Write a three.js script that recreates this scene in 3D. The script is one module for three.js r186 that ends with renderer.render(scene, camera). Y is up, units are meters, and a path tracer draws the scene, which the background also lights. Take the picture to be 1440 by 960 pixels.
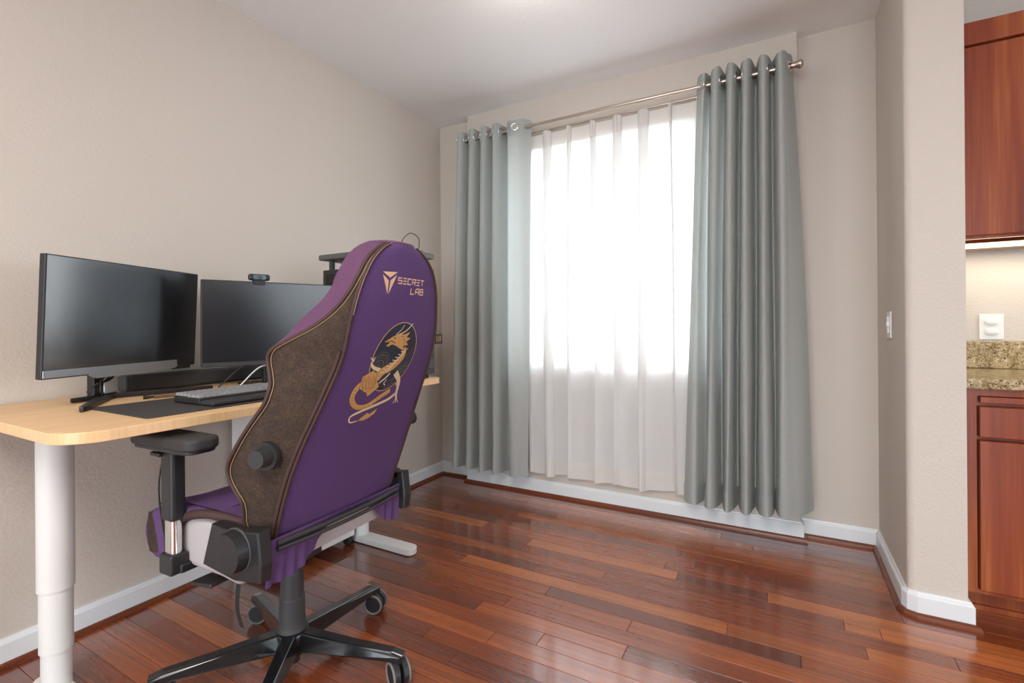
import * as THREE from 'three';
import { RoundedBoxGeometry } from 'three/addons/geometries/RoundedBoxGeometry.js';
import { mergeGeometries } from 'three/addons/utils/BufferGeometryUtils.js';
import { RectAreaLightUniformsLib } from 'three/addons/lights/RectAreaLightUniformsLib.js';

/* ---------- camera, sky, daylight, exposure ---------- */
const scene = new THREE.Scene();
const camera = new THREE.PerspectiveCamera(2 * Math.atan(480 / 682.96) * 180 / Math.PI, 1.5, 0.02, 200);
camera.position.set(0, 1.12, 0);
camera.rotation.set(0, 0.5048, -0.0074, 'YXZ');
camera.setViewOffset(1440, 960, 0, 21.86, 1440, 960);
scene.add(camera);
const renderer = new THREE.WebGLRenderer({ antialias: true });
renderer.toneMapping = THREE.LinearToneMapping;
renderer.toneMappingExposure = 1.5;
renderer.shadowMap.enabled = true;
RectAreaLightUniformsLib.init();
scene.background = new THREE.Color().setRGB(0.76, 0.89, 1.0);
scene.backgroundIntensity = 3.6;
function daylight(w, h, intensity, pos, target) {            // daylight entering through a glazed opening
  const l = new THREE.RectAreaLight(new THREE.Color().setRGB(0.86, 0.94, 1.0), intensity, w, h);
  l.position.set(...pos); l.lookAt(...target); l.castShadow = true; scene.add(l); return l;
}
daylight(3.4, 2.1, 3.0, [0.2, 1.15, 4.25], [0.2, 1.15, 0]);  // area light at the unseen rear window, placed to brighten the room
daylight(1.7, 1.3, 3.6, [4.05, 1.55, -1.15], [0, 1.55, -1.15]);  // area light at the unseen right window, placed to light the left wall
daylight(1.2, 1.40, 2.6, [-0.97, 1.57, -3.2], [-0.97, 1.57, 0]);

/* ---------- helpers ---------- */
let seed = 7;
const rnd = () => { seed = (seed * 1664525 + 1013904223) % 4294967296; return seed / 4294967296; };
const R = (a, b) => a + (b - a) * rnd();
const clamp = (v, a = 0, b = 1) => Math.min(b, Math.max(a, v));
const used = {};
function numbered(n) { if (used[n] === undefined) { used[n] = 0; return n; } used[n]++; return n + '_' + String(used[n]).padStart(3, '0'); }
function mesh(name, geo, mat, parent = scene) {
  const m = new THREE.Mesh(geo, mat); m.name = parent === scene ? numbered(name) : name;
  m.castShadow = m.receiveShadow = true; parent.add(m); return m;
}
function tag(o, label, category, group) { o.userData.label = label; o.userData.category = category; if (group) o.userData.group = group; return o; }
function thing(name, label, category, p = [0, 0, 0], turn = 0, group) {
  const g = new THREE.Group(); g.name = numbered(name); g.position.set(...p); g.rotation.y = turn; scene.add(g); return tag(g, label, category, group);
}
function struct(name, geo, mat) { const m = mesh(name, geo, mat); m.userData.kind = 'structure'; return m; }
const V = (x, y, z) => new THREE.Vector3(x, y, z);
function metric(g) {                                          // box-projected uv in metres
  if (g.index) g = g.toNonIndexed();
  const p = g.attributes.position, n = p.count, uv = new Float32Array(n * 2), a = V(), b = V(), c = V();
  for (let i = 0; i < n; i += 3) {
    a.fromBufferAttribute(p, i); b.fromBufferAttribute(p, i + 1); c.fromBufferAttribute(p, i + 2);
    const nn = b.clone().sub(a).cross(c.clone().sub(a)), ax = Math.abs(nn.x), ay = Math.abs(nn.y), az = Math.abs(nn.z);
    [a, b, c].forEach((q, k) => {
      const [s, t] = ax >= ay && ax >= az ? [q.z, q.y] : ay >= az ? [q.x, q.z] : [q.x, q.y];
      uv[(i + k) * 2] = s; uv[(i + k) * 2 + 1] = t;
    });
  }
  g.setAttribute('uv', new THREE.BufferAttribute(uv, 2)); return g;
}
function box(w, h, d, x = 0, y = 0, z = 0) { const g = new THREE.BoxGeometry(w, h, d); g.translate(x, y, z); return metric(g); }
const span = (x0, x1, y0, y1, z0, z1) => box(x1 - x0, y1 - y0, z1 - z0, (x0 + x1) / 2, (y0 + y1) / 2, (z0 + z1) / 2);
function rbox(w, h, d, r, x = 0, y = 0, z = 0, seg = 3) { const g = new RoundedBoxGeometry(w, h, d, seg, Math.min(r, w / 2.01, h / 2.01, d / 2.01)); g.translate(x, y, z); return metric(g); }
const rspan = (x0, x1, y0, y1, z0, z1, r = 0.003) => rbox(x1 - x0, y1 - y0, z1 - z0, r, (x0 + x1) / 2, (y0 + y1) / 2, (z0 + z1) / 2, 2);
function join(list) {
  return mergeGeometries(list.map((g) => { g = g.index ? g.toNonIndexed() : g; for (const k of Object.keys(g.attributes)) if (!['position', 'normal', 'uv'].includes(k)) g.deleteAttribute(k); return g; }));
}
function tube(pts, r, seg = 40, rad = 8, closed = false) { return new THREE.TubeGeometry(new THREE.CatmullRomCurve3(pts.map((p) => V(...p)), closed, 'centripetal'), seg, r, rad, closed); }
function cyl(r0, r1, h, x, y, z, seg = 32) { const g = new THREE.CylinderGeometry(r1, r0, h, seg); g.translate(x, y, z); return g; }
function lathe(pts, seg = 40) { return new THREE.LatheGeometry(pts.map((p) => new THREE.Vector2(...p)), seg); }
function extrude(shape, depth, bevel = 0, seg = 2) {
  return new THREE.ExtrudeGeometry(shape, { depth, bevelEnabled: bevel > 0, bevelSize: bevel, bevelThickness: bevel, bevelOffset: -bevel, bevelSegments: seg, curveSegments: 14 });
}
function poly(pts) { const s = new THREE.Shape(); pts.forEach((p, i) => (i ? s.lineTo(...p) : s.moveTo(...p))); s.closePath(); return s; }
function roundRect(x0, y0, x1, y1, r) {
  const s = new THREE.Shape(); s.moveTo(x0 + r, y0); s.lineTo(x1 - r, y0); s.absarc(x1 - r, y0 + r, r, -Math.PI / 2, 0); s.lineTo(x1, y1 - r); s.absarc(x1 - r, y1 - r, r, 0, Math.PI / 2);
  s.lineTo(x0 + r, y1); s.absarc(x0 + r, y1 - r, r, Math.PI / 2, Math.PI); s.lineTo(x0, y0 + r); s.absarc(x0 + r, y0 + r, r, Math.PI, 1.5 * Math.PI); return s;
}
function grid(nu, nv, f, uvf) {                               // parametric sheet
  const p = [], uv = [], idx = [];
  for (let j = 0; j <= nv; j++) for (let i = 0; i <= nu; i++) { const q = f(i / nu, j / nv); p.push(...q); uv.push(...(uvf ? uvf(i / nu, j / nv, q) : [q[0], q[1]])); }
  for (let j = 0; j < nv; j++) for (let i = 0; i < nu; i++) { const a = j * (nu + 1) + i, b = a + 1, c = a + nu + 1, d = c + 1; idx.push(a, b, d, a, d, c); }
  const g = new THREE.BufferGeometry(); g.setAttribute('position', new THREE.Float32BufferAttribute(p, 3)); g.setAttribute('uv', new THREE.Float32BufferAttribute(uv, 2)); g.setIndex(idx); g.computeVertexNormals(); return g;
}
function sweep(profile, path, i0, i1) {                       // mitred moulding: profile = [out, y], path in xz with the room on its right
  const dir = (a, b) => { const d = [b[0] - a[0], b[1] - a[1]], l = Math.hypot(...d); return [d[0] / l, d[1] / l]; };
  const rings = [];
  for (let i = i0; i <= i1; i++) {
    const d0 = i > 0 ? dir(path[i - 1], path[i]) : dir(path[i], path[i + 1]), d1 = i < path.length - 1 ? dir(path[i], path[i + 1]) : d0;
    const n0 = [-d0[1], d0[0]], n1 = [-d1[1], d1[0]], k = 1 + n0[0] * n1[0] + n0[1] * n1[1], m = [(n0[0] + n1[0]) / k, (n0[1] + n1[1]) / k];
    rings.push(profile.map(([o, y]) => [path[i][0] + m[0] * o, y, path[i][1] + m[1] * o]));
  }
  const pos = [], tri = (a, b, c) => pos.push(...a, ...b, ...c), n = profile.length;
  for (let i = 0; i + 1 < rings.length; i++) for (let j = 0; j < n; j++) { const a = rings[i][j], b = rings[i][(j + 1) % n], c = rings[i + 1][j], d = rings[i + 1][(j + 1) % n]; tri(a, c, b); tri(b, c, d); }
  for (const [ring, f] of [[rings[0], 1], [rings[rings.length - 1], -1]]) for (let j = 1; j + 1 < n; j++) f > 0 ? tri(ring[0], ring[j], ring[j + 1]) : tri(ring[0], ring[j + 1], ring[j]);
  const g = new THREE.BufferGeometry(); g.setAttribute('position', new THREE.Float32BufferAttribute(pos, 3)); g.computeVertexNormals(); return metric(g);
}
function table(t) {                                           // smooth interpolation of [y, ...values] rows
  return (y) => {
    let i = 0; while (i < t.length - 2 && y > t[i + 1][0]) i++;
    const a = t[Math.max(0, i - 1)], b = t[i], c = t[i + 1], d = t[Math.min(t.length - 1, i + 2)], h = c[0] - b[0], s = clamp((y - b[0]) / h);
    return b.slice(1).map((_, k) => {
      k++; const m0 = c[0] === a[0] ? 0 : (c[k] - a[k]) / (c[0] - a[0]) * h, m1 = d[0] === b[0] ? 0 : (d[k] - b[k]) / (d[0] - b[0]) * h;
      return (2 * s ** 3 - 3 * s * s + 1) * b[k] + (s ** 3 - 2 * s * s + s) * m0 + (3 * s * s - 2 * s ** 3) * c[k] + (s ** 3 - s * s) * m1;
    });
  };
}

/* ---------- textures ---------- */
function tileNoise(nx, ny, s) {                                // tileable value noise, 0..1
  let q = s; const r = () => { q = (q * 1103515245 + 12345) % 2147483648; return q / 2147483648; };
  const g = Array.from({ length: nx * ny }, r);
  return (u, v) => {
    const x = u * nx, y = v * ny, i = Math.floor(x), j = Math.floor(y), f = x - i, h = y - j, a = f * f * (3 - 2 * f), b = h * h * (3 - 2 * h);
    const at = (m, n) => g[((n % ny) + ny) % ny * nx + ((m % nx) + nx) % nx];
    return (at(i, j) * (1 - a) + at(i + 1, j) * a) * (1 - b) + (at(i, j + 1) * (1 - a) + at(i + 1, j + 1) * a) * b;
  };
}
function tex(w, h, f, rx, ry, srgb = true) {                   // f(u,v) -> [r,g,b] 0..1 ; rx, ry = size of one tile in metres
  const d = new Uint8Array(w * h * 4);
  for (let y = 0; y < h; y++) for (let x = 0; x < w; x++) { const c = f((x + 0.5) / w, (y + 0.5) / h), o = (y * w + x) * 4; d[o] = clamp(c[0]) * 255; d[o + 1] = clamp(c[1]) * 255; d[o + 2] = clamp(c[2]) * 255; d[o + 3] = 255; }
  const t = new THREE.DataTexture(d, w, h); t.wrapS = t.wrapT = THREE.RepeatWrapping; t.repeat.set(1 / rx, 1 / ry); t.magFilter = THREE.LinearFilter; t.minFilter = THREE.LinearMipmapLinearFilter; t.generateMipmaps = true;
  if (srgb) t.colorSpace = THREE.SRGBColorSpace; t.needsUpdate = true; return t;
}
const grey = (v) => [v, v, v];
const peelA = tileNoise(90, 90, 3), peelB = tileNoise(190, 190, 5);
const peel = tex(512, 512, (u, v) => grey(0.65 * peelA(u, v) + 0.35 * peelB(u, v)), 0.6, 0.6, false);
const w1 = tileNoise(5, 60, 11), w2 = tileNoise(14, 190, 13), w3 = tileNoise(3, 10, 17), w4 = tileNoise(60, 256, 19);
const grainMap = tex(1024, 512, (u, v) => { const g = 0.74 + 0.14 * w1(u, v) + 0.12 * w2(u, v) + 0.14 * (w3(u, v) - 0.5) - (w4(u, v) > 0.84 ? 0.10 : 0); return [g, g * 0.975, g * 0.95]; }, 1.6, 0.5);
const cab1 = tileNoise(7, 3, 23), cab2 = tileNoise(40, 4, 29), cab3 = tileNoise(128, 12, 31);
const cabinetMap = tex(512, 512, (u, v) => { const k = 0.5 * cab1(u, v) + 0.3 * cab2(u, v) + 0.2 * cab3(u, v); return [0.42 + 0.36 * k, 0.19 + 0.36 * k * k, 0.10 + 0.16 * k * k]; }, 0.9, 2.2);
const birch1 = tileNoise(3, 28, 37), birch2 = tileNoise(10, 150, 41);
const birchMap = tex(512, 512, (u, v) => { const k = 0.5 * birch1(v, u) + 0.5 * birch2(v, u); return [0.86 + 0.07 * k, 0.70 + 0.09 * k, 0.50 + 0.12 * k]; }, 0.8, 1.5);
const gr1 = tileNoise(40, 40, 43), gr2 = tileNoise(100, 100, 47), gr3 = tileNoise(16, 16, 53);
const graniteMap = tex(512, 512, (u, v) => { const k = gr1(u, v), m = gr2(u, v), l = gr3(u, v); const b = 0.46 + 0.22 * l + 0.25 * (k - 0.5) + 0.2 * (m - 0.5); return m > 0.78 ? [0.24, 0.19, 0.15] : m < 0.16 ? [0.80, 0.74, 0.63] : [b + 0.10, b + 0.02, b - 0.13]; }, 0.3, 0.3);
const tw1 = tileNoise(128, 128, 59), tw2 = tileNoise(14, 14, 61), tw3 = tileNoise(60, 60, 67);
const tweedMap = tex(512, 512, (u, v) => {
  const warp = 0.5 + 0.5 * Math.sin(u * Math.PI * 2 * 90) * Math.sin(v * Math.PI * 2 * 90), k = 0.55 * tw1(u, v) + 0.25 * warp + 0.2 * tw3(u, v), s = tw2(u, v);
  return [0.13 + 0.27 * k * (0.7 + 0.5 * s), 0.105 + 0.21 * k * (0.7 + 0.45 * s), 0.09 + 0.16 * k * (0.7 + 0.3 * s)];
}, 0.24, 0.24);
const weave = tex(256, 256, (u, v) => grey(0.5 + 0.25 * Math.sin(u * Math.PI * 2 * 64) * Math.sin(v * Math.PI * 2 * 64) + 0.5 * (tw1(u, v) - 0.5)), 0.1, 0.1, false);
const clothN = tileNoise(150, 40, 71), clothN2 = tileNoise(40, 150, 73);
const linenMap = tex(512, 512, (u, v) => grey(0.86 + 0.14 * (0.5 * clothN(u, v) + 0.5 * clothN2(u, v))), 0.12, 0.12);

const sheerMap = tex(512, 512, (u, v) => grey(0.95 + 0.05 * (0.5 * clothN(u, v) + 0.5 * clothN2(u, v))), 0.12, 0.12);

/* ---------- materials ---------- */
const rgb = (r, g, b) => new THREE.Color().setRGB(r, g, b);
const S = (color, roughness, extra = {}) => new THREE.MeshStandardMaterial({ color: color instanceof THREE.Color ? color : new THREE.Color(color), roughness, ...extra });
const PH = (color, roughness, extra = {}) => new THREE.MeshPhysicalMaterial({ color: color instanceof THREE.Color ? color : new THREE.Color(color), roughness, ...extra });
const M = {
  wall: S(rgb(0.61, 0.55, 0.488), 0.75, { bumpMap: peel, bumpScale: 0.0009 }),
  ceiling: S(rgb(0.87, 0.87, 0.86), 0.9, { bumpMap: peel, bumpScale: 0.0008 }),
  trim: S(rgb(0.76, 0.78, 0.80), 0.35),
  white: S(rgb(0.78, 0.78, 0.76), 0.4),
  shoe: S(rgb(0.21, 0.055, 0.02), 0.32, { map: grainMap }),
  seam: S(rgb(0.05, 0.014, 0.006), 0.7),
  cabinet: PH(rgb(0.86, 0.86, 0.82), 0.35, { map: cabinetMap, clearcoat: 0.25, clearcoatRoughness: 0.25 }),
  granite: S(rgb(1, 1, 1), 0.18, { map: graniteMap }),
  birch: PH(rgb(1, 1, 1), 0.42, { map: birchMap }),
  deskWhite: S(rgb(0.74, 0.73, 0.71), 0.38),
  black: S(rgb(0.018, 0.018, 0.02), 0.42),
  blackSoft: S(rgb(0.03, 0.029, 0.03), 0.62),
  blackGloss: PH(rgb(0.008, 0.009, 0.011), 0.18, { clearcoat: 0.5, clearcoatRoughness: 0.1 }),
  charcoal: S(rgb(0.05, 0.05, 0.052), 0.55),
  screen: PH(rgb(0.012, 0.014, 0.017), 0.18, { ior: 2.33, clearcoat: 1, clearcoatRoughness: 0.2 }),
  screenDark: PH(rgb(0.012, 0.014, 0.017), 0.3, { ior: 1.6, clearcoat: 0.5, clearcoatRoughness: 0.28 }),
  silver: S(rgb(0.50, 0.55, 0.60), 0.32, { metalness: 0.75 }),
  chrome: S(rgb(0.75, 0.74, 0.72), 0.16, { metalness: 1 }),
  nickel: S(rgb(0.58, 0.50, 0.43), 0.28, { metalness: 1 }),
  tweed: S(rgb(0.80, 0.77, 0.80), 0.9, { map: tweedMap, bumpMap: weave, bumpScale: 0.0008 }),
  purple: PH(rgb(0.105, 0.048, 0.160), 0.85, { bumpMap: weave, bumpScale: 0.0007, sheen: 0.35, sheenRoughness: 0.5, sheenColor: rgb(0.7, 0.4, 0.8) }),
  plum: PH(rgb(0.118, 0.045, 0.105), 0.85, { bumpMap: weave, bumpScale: 0.0007, sheen: 0.35, sheenRoughness: 0.5, sheenColor: rgb(0.9, 0.5, 0.7) }),
  piping: S(rgb(0.055, 0.026, 0.022), 0.7),
  stitch: S(rgb(0.30, 0.19, 0.09), 0.6),
  lavender: S(rgb(0.46, 0.425, 0.43), 0.9, { bumpMap: weave, bumpScale: 0.0006 }),
  greyRing: S(rgb(0.17, 0.17, 0.17), 0.5),
  mat: S(rgb(0.045, 0.042, 0.04), 0.8),
  key: S(rgb(0.30, 0.30, 0.31), 0.5),
  glass: PH(rgb(1, 1, 1), 0, { transmission: 1, thickness: 0, ior: 1.45, transparent: true }),
  tinted: PH(rgb(0.25, 0.28, 0.32), 0.02, { transmission: 1, thickness: 0, ior: 1.5 }),
  drape: PH(rgb(0.62, 0.65, 0.625), 0.95, { map: linenMap, transmission: 0.36, thickness: 0, specularIntensity: 0.1, side: THREE.DoubleSide }),
  sheer: PH(rgb(0.955, 0.945, 0.93), 1.0, { map: sheerMap, transmission: 0.42, thickness: 0, specularIntensity: 0.05, side: THREE.DoubleSide }),
  sheerHem: PH(rgb(0.96, 0.93, 0.89), 1.0, { map: sheerMap, transmission: 0.4, thickness: 0, specularIntensity: 0.05, side: THREE.DoubleSide }),
  vinyl: S(rgb(0.8, 0.8, 0.79), 0.4),
  concrete: S(rgb(0.55, 0.54, 0.52), 0.9),
  copper: S(rgb(0.50, 0.16, 0.08), 0.5),
};

/* ---------- room shell ---------- */
const XL = -2.271, ZB = -2.994, ZF = -2.926, BX0 = -1.971, BX1 = 0.084, XR = 0.424, ZC = -2.376, XE = 0.600, H = 2.635;
const WX0 = -1.58, WX1 = -0.37, WY0 = 0.875, WY1 = 2.265;      // window opening
const RX = 3.9, RZ = 4.1;                                      // far right wall, wall behind the viewer
struct('wall_left', span(XL - 0.15, XL, 0, H, ZB - 0.2, RZ + 0.15), M.wall);
{
  const parts = [];
  for (const [za, zb2, xa, xb] of [[ZB - 0.16, ZB, XL, RX], [ZB, ZF, BX0, BX1]]) parts.push(span(xa, WX0, 0, H, za, zb2), span(WX1, xb, 0, H, za, zb2), span(WX0, WX1, 0, WY0, za, zb2), span(WX0, WX1, WY1, H, za, zb2));
  struct('wall_back', join(parts), M.wall);
  const r = 0.022, s = new THREE.Shape();                       // stub partition with a bullnose corner; shape in x,-z
  s.moveTo(XR, -ZB); s.lineTo(XE, -ZB); s.lineTo(XE, -ZC + 0.004); s.absarc(XE - 0.004, -ZC + 0.004, 0.004, 0, -Math.PI / 2, true); s.lineTo(XR + r, -ZC); s.absarc(XR + r, -ZC + r, r, -Math.PI / 2, -Math.PI, true); s.closePath();
  const g = new THREE.ExtrudeGeometry(s, { depth: H, bevelEnabled: false, curveSegments: 10 }); g.rotateX(-Math.PI / 2);
  struct('wall_right', metric(g), M.wall);
  struct('wall_far_right', join([span(RX, RX + 0.15, 0, H, ZB - 0.16, -2.0), span(RX, RX + 0.15, 0, H, -0.3, RZ + 0.15), span(RX, RX + 0.15, 0, 0.9, -2.0, -0.3), span(RX, RX + 0.15, 2.2, H, -2.0, -0.3)]), M.wall);
  struct('wall_rear', join([span(XL, -1.5, 0, H, RZ, RZ + 0.15), span(1.9, RX, 0, H, RZ, RZ + 0.15), span(-1.5, 1.9, 2.2, H, RZ, RZ + 0.15), span(-1.5, 1.9, 0, 0.1, RZ, RZ + 0.15)]), M.wall);
}
struct('ceiling', span(XL - 0.15, RX + 0.15, H, H + 0.12, ZB - 0.16, RZ + 0.15), M.ceiling);
struct('ground', join([span(-12, 14, -0.5, -0.3, -16, ZB - 0.4), span(-12, 14, -0.5, -0.3, RZ + 0.4, 14), span(RX + 0.4, 16, -0.5, -0.3, ZB - 0.4, RZ + 0.4)]), M.concrete);

/* windows */
function glazing(n, x0, x1, y0, y1, z, mullions) {
  const g = new THREE.Group(); g.name = 'window_' + n; g.userData.kind = 'structure'; scene.add(g);
  const f = 0.05, d = 0.03, parts = [rspan(x0, x1, y0, y0 + f, z - d, z + d), rspan(x0, x1, y1 - f, y1, z - d, z + d), rspan(x0, x0 + f, y0 + f, y1 - f, z - d, z + d), rspan(x1 - f, x1, y0 + f, y1 - f, z - d, z + d)];
  for (const m of mullions) parts.push(rspan(m - 0.025, m + 0.025, y0 + f, y1 - f, z - d, z + d));
  mesh('window_frame', join(parts), M.vinyl, g);
  const edges = [x0 + f, ...mullions.flatMap((m) => [m - 0.025, m + 0.025]), x1 - f];
  for (let k = 0; k < edges.length; k += 2) mesh('pane', span(edges[k], edges[k + 1], y0 + f, y1 - f, z - 0.002, z), M.glass, g);
  return g;
}
glazing(1, WX0, WX1, WY0, WY1, ZB - 0.1, []);
glazing(2, -1.5, 1.9, 0.1, 2.2, RZ + 0.08, [0.2]);  // unseen rear window behind the viewer, placed to light the room
{ const g = glazing(3, -0.85, 0.85, 0.9, 2.2, 0, [0]); g.rotation.y = Math.PI / 2; g.position.set(RX + 0.08, 0, -1.15); }  // unseen right window, placed to light the left wall and smaller screen

/* floor of separate boards */
{
  const fl = struct('floor', span(XL - 0.15, RX + 0.15, -0.15, -0.012, ZB - 0.16, RZ + 0.15), M.seam);
  const tones = [[0.225, 0.058, 0.022], [0.175, 0.042, 0.017], [0.27, 0.075, 0.026], [0.13, 0.034, 0.019], [0.38, 0.125, 0.038], [0.205, 0.050, 0.020], [0.30, 0.088, 0.030], [0.15, 0.040, 0.022]];
  const mats = tones.map((t) => PH(rgb(t[0] * 1.45, t[1] * 1.32, t[2] * 1.02), 0.27, { map: grainMap, ior: 1.62, clearcoat: 1, clearcoatRoughness: 0.1 }));
  const W = 0.076, g = 0.0006;
  function board(x0, x1, z0, z1) {
    x0 += g; x1 -= g; z0 += g; z1 -= g; const b = 0.0009, yt = 0, yb = -0.012, ou = rnd() * 7, ov = rnd() * 7, pos = [], uv = [];
    const q = (a, bb, c, d) => { for (const p of [a, bb, c, a, c, d]) { pos.push(...p); uv.push(p[0] + ou, p[2] + ov); } };
    const T = [[x0 + b, yt, z0 + b], [x0 + b, yt, z1 - b], [x1 - b, yt, z1 - b], [x1 - b, yt, z0 + b]], U = [[x0, yt - b, z0], [x0, yt - b, z1], [x1, yt - b, z1], [x1, yt - b, z0]], L = [[x0, yb, z0], [x0, yb, z1], [x1, yb, z1], [x1, yb, z0]];
    q(...T); for (let k = 0; k < 4; k++) { const n = (k + 1) % 4; q(T[k], U[k], U[n], T[n]); q(U[k], L[k], L[n], U[n]); }
    const geo = new THREE.BufferGeometry(); geo.setAttribute('position', new THREE.Float32BufferAttribute(pos, 3)); geo.setAttribute('uv', new THREE.Float32BufferAttribute(uv, 2)); geo.computeVertexNormals(); return geo;
  }
  // boards whose ends the photograph shows: row (counted from the row edge at z = -1.907), start, end, tone
  const fixed = { '-1': [[-2.26, -0.868, 0], [-0.868, 0.053, 3], [0.053, 1.2, 2]], '0': [[-1.347, -0.179, 4], [-0.179, 1.0, 6]], '1': [[-2.0, -1.0, 7], [-1.0, 0.25, 5]], '2': [[-1.9, -0.7, 2], [-0.7, 0.5, 0]], '3': [[-1.846, -1.148, 3], [-1.148, 0.2, 5], [0.31, 1.3, 4]], '4': [[-1.9, -1.148, 5], [-1.148, -0.41, 4], [-0.053, 1.0, 4]], '5': [[-2.0, -1.467, 4]], '-5': [[-0.758, 0.4, 2]], '-3': [[-0.98, 0.3, 0]], '-2': [[-0.5, 0.8, 6]] };
  const X0 = XL - 0.01, X1 = 1.75, row = (k, a, b, t) => mesh('floor_board', board(a, b, Math.max(ZB - 0.01, -1.907 - W * (k + 1)), -1.907 - W * k), mats[t], fl);
  for (let k = 14; k >= -26; k--) {
    const set = fixed[k] || []; let x = X0 - rnd() * 0.3; const cuts = [];
    for (const [a, b, t] of [...set, [X1, X1, -1]]) {
      while (x < a - 1e-6) { let e = Math.min(a, x + R(0.55, 1.5)); if (a - e < 0.3) e = a; cuts.push([x, e, Math.floor(rnd() * 8)]); x = e; }
      if (t >= 0) { cuts.push([a, b, t]); x = b; }
    }
    for (const [a, b, t] of cuts) if (Math.min(b, X1) - Math.max(a, X0) > 0.02) row(k, Math.max(a, X0), Math.min(b, X1), t === 4 && !set.length && rnd() < 0.6 ? 0 : t);
  }
  // remaining floor, out of the picture
  mesh('floor_boards_beyond', join([span(X1, RX, -0.012, 0, ZB - 0.01, RZ), span(XL - 0.01, X1, -0.012, 0, -1.907 + W * 26, RZ)]), mats[0], fl).userData.kind = 'stuff';
}

/* baseboards and shoe moulding */
{
  const c = 0.03, path = [[XL, RZ], [XL, ZB], [BX0, ZB], [BX0, ZF], [BX1, ZF], [BX1, ZB], [XR, ZB], [XR, ZC - c], [XR + c * 0.3, ZC - c * 0.3], [XR + c, ZC], [XE, ZC], [XE, ZC - 0.08]];
  const bp = [[0, 0], [0.016, 0], [0.016, 0.078], [0.013, 0.084], [0.009, 0.087], [0.007, 0.094], [0, 0.094]];
  const sp = [[0.0165, 0.0], [0.033, 0.0], [0.0325, 0.008], [0.029, 0.014], [0.024, 0.0175], [0.0165, 0.019]];
  [['baseboard_left', 0, 1], ['baseboard_back', 1, 6], ['baseboard_right', 6, 11]].forEach(([n, a, b]) => struct(n, sweep(bp, path, a, b), M.trim));
  [['trim_1', 0, 1], ['trim_2', 1, 6], ['trim_3', 6, 11]].forEach(([n, a, b]) => struct(n, sweep(sp, path, a, b), M.shoe));
}

/* ---------- kitchen beyond the partition ---------- */
{
  const x0 = XE + 0.004, zf = -2.452, t = thing('base_cabinet', 'dark cherry wood base cabinet under the granite worktop', 'cabinet', [x0, 0, ZB]);
  const L = 1.5, D = zf - ZB;                                   // local: x from 0, z from 0 (wall) to D (front)
  mesh('body', join([span(0, L, 0.1, 0.87, 0.004, D - 0.02), span(0, 0.042, 0.1, 0.87, D - 0.02, D), span(0.042, L, 0.845, 0.87, D - 0.02, D), span(0.042, L, 0.1, 0.115, D - 0.02, D)]), M.cabinet, t);
  mesh('toe_kick', join([span(0, L, 0.001, 0.1, 0.004, D - 0.095), span(0, L, 0.001, 0.02, D - 0.095, D - 0.08)]), M.cabinet, t);
  mesh('cutting_board', rspan(0.05, 0.52, 0.818, 0.842, 0.1, D + 0.012), M.cabinet, t);
  mesh('drawer', rspan(0.046, 0.53, 0.69, 0.806, D - 0.02, D + 0.018, 0.005), M.cabinet, t);
  mesh('door', rspan(0.046, 0.53, 0.116, 0.678, D - 0.02, D + 0.018, 0.005), M.cabinet, t);
  mesh('drawer', rspan(0.55, 1.04, 0.69, 0.84, D - 0.02, D + 0.018, 0.005), M.cabinet, t);
  mesh('door', rspan(0.55, 1.04, 0.116, 0.678, D - 0.02, D + 0.018, 0.005), M.cabinet, t);
  const w = thing('worktop', 'speckled brown granite worktop with upstand on the dark base cabinet', 'worktop', [x0, 0.871, ZB]);
  mesh('slab', rspan(0, L, 0, 0.04, 0.002, D + 0.03, 0.008), M.granite, w);
  mesh('upstand', rspan(0, L, 0.041, 0.165, 0.002, 0.024, 0.004), M.granite, w);
  const u = thing('upper_cabinet', 'reddish cherry wood wall cabinet above the lit backsplash', 'cabinet', [x0, 1.47, ZB]);
  const UD = 0.27;
  mesh('body', join([span(0, L, 0.03, 0.88, 0.004, UD), span(0, L, 0, 0.03, UD - 0.02, UD), span(0, L, 0, 0.03, 0.004, 0.02)]), M.cabinet, u);
  mesh('door', rspan(0.004, 0.52, 0.012, 0.80, UD, UD + 0.02, 0.004), M.cabinet, u);
  mesh('door', rspan(0.526, 1.04, 0.012, 0.80, UD, UD + 0.02, 0.004), M.cabinet, u);
  mesh('crown', rspan(0, L, 0.806, 0.90, UD, UD + 0.03, 0.006), M.cabinet, u);
  const s = thing('light_strip', 'warm glowing light strip under the wall cabinet', 'light strip', [x0, 1.47, ZB]);
  mesh('channel', rspan(0.0, L, -0.028, -0.002, 0.10, 0.16, 0.003), S(rgb(0.42, 0.27, 0.10), 0.4), s);
  mesh('diffuser', span(0.0, L, -0.027, -0.006, 0.1605, 0.164), S(rgb(0.9, 0.85, 0.7), 0.5, { emissive: rgb(1.0, 0.86, 0.60), emissiveIntensity: 2.2 }), s);
  const l = new THREE.RectAreaLight(rgb(1, 0.88, 0.68), 9, L, 0.05); l.position.set(x0 + L / 2, 1.435, ZB + 0.13); l.lookAt(x0 + L / 2, 0, ZB + 0.13); l.castShadow = true; scene.add(l);
  const o = thing('power_outlet', 'white power outlet with two round child safety caps above granite', 'outlet', [0.84, 1.10, ZB]);
  mesh('plate', rspan(-0.042, 0.042, -0.058, 0.058, 0.0005, 0.007, 0.003), M.white, o);
  for (const y of [0.023, -0.023]) { const c = new THREE.SphereGeometry(0.022, 20, 12); c.scale(1.15, 0.85, 0.45); c.translate(0, y, 0.008); mesh('safety_cap', c, M.white, o); }
}
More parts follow.
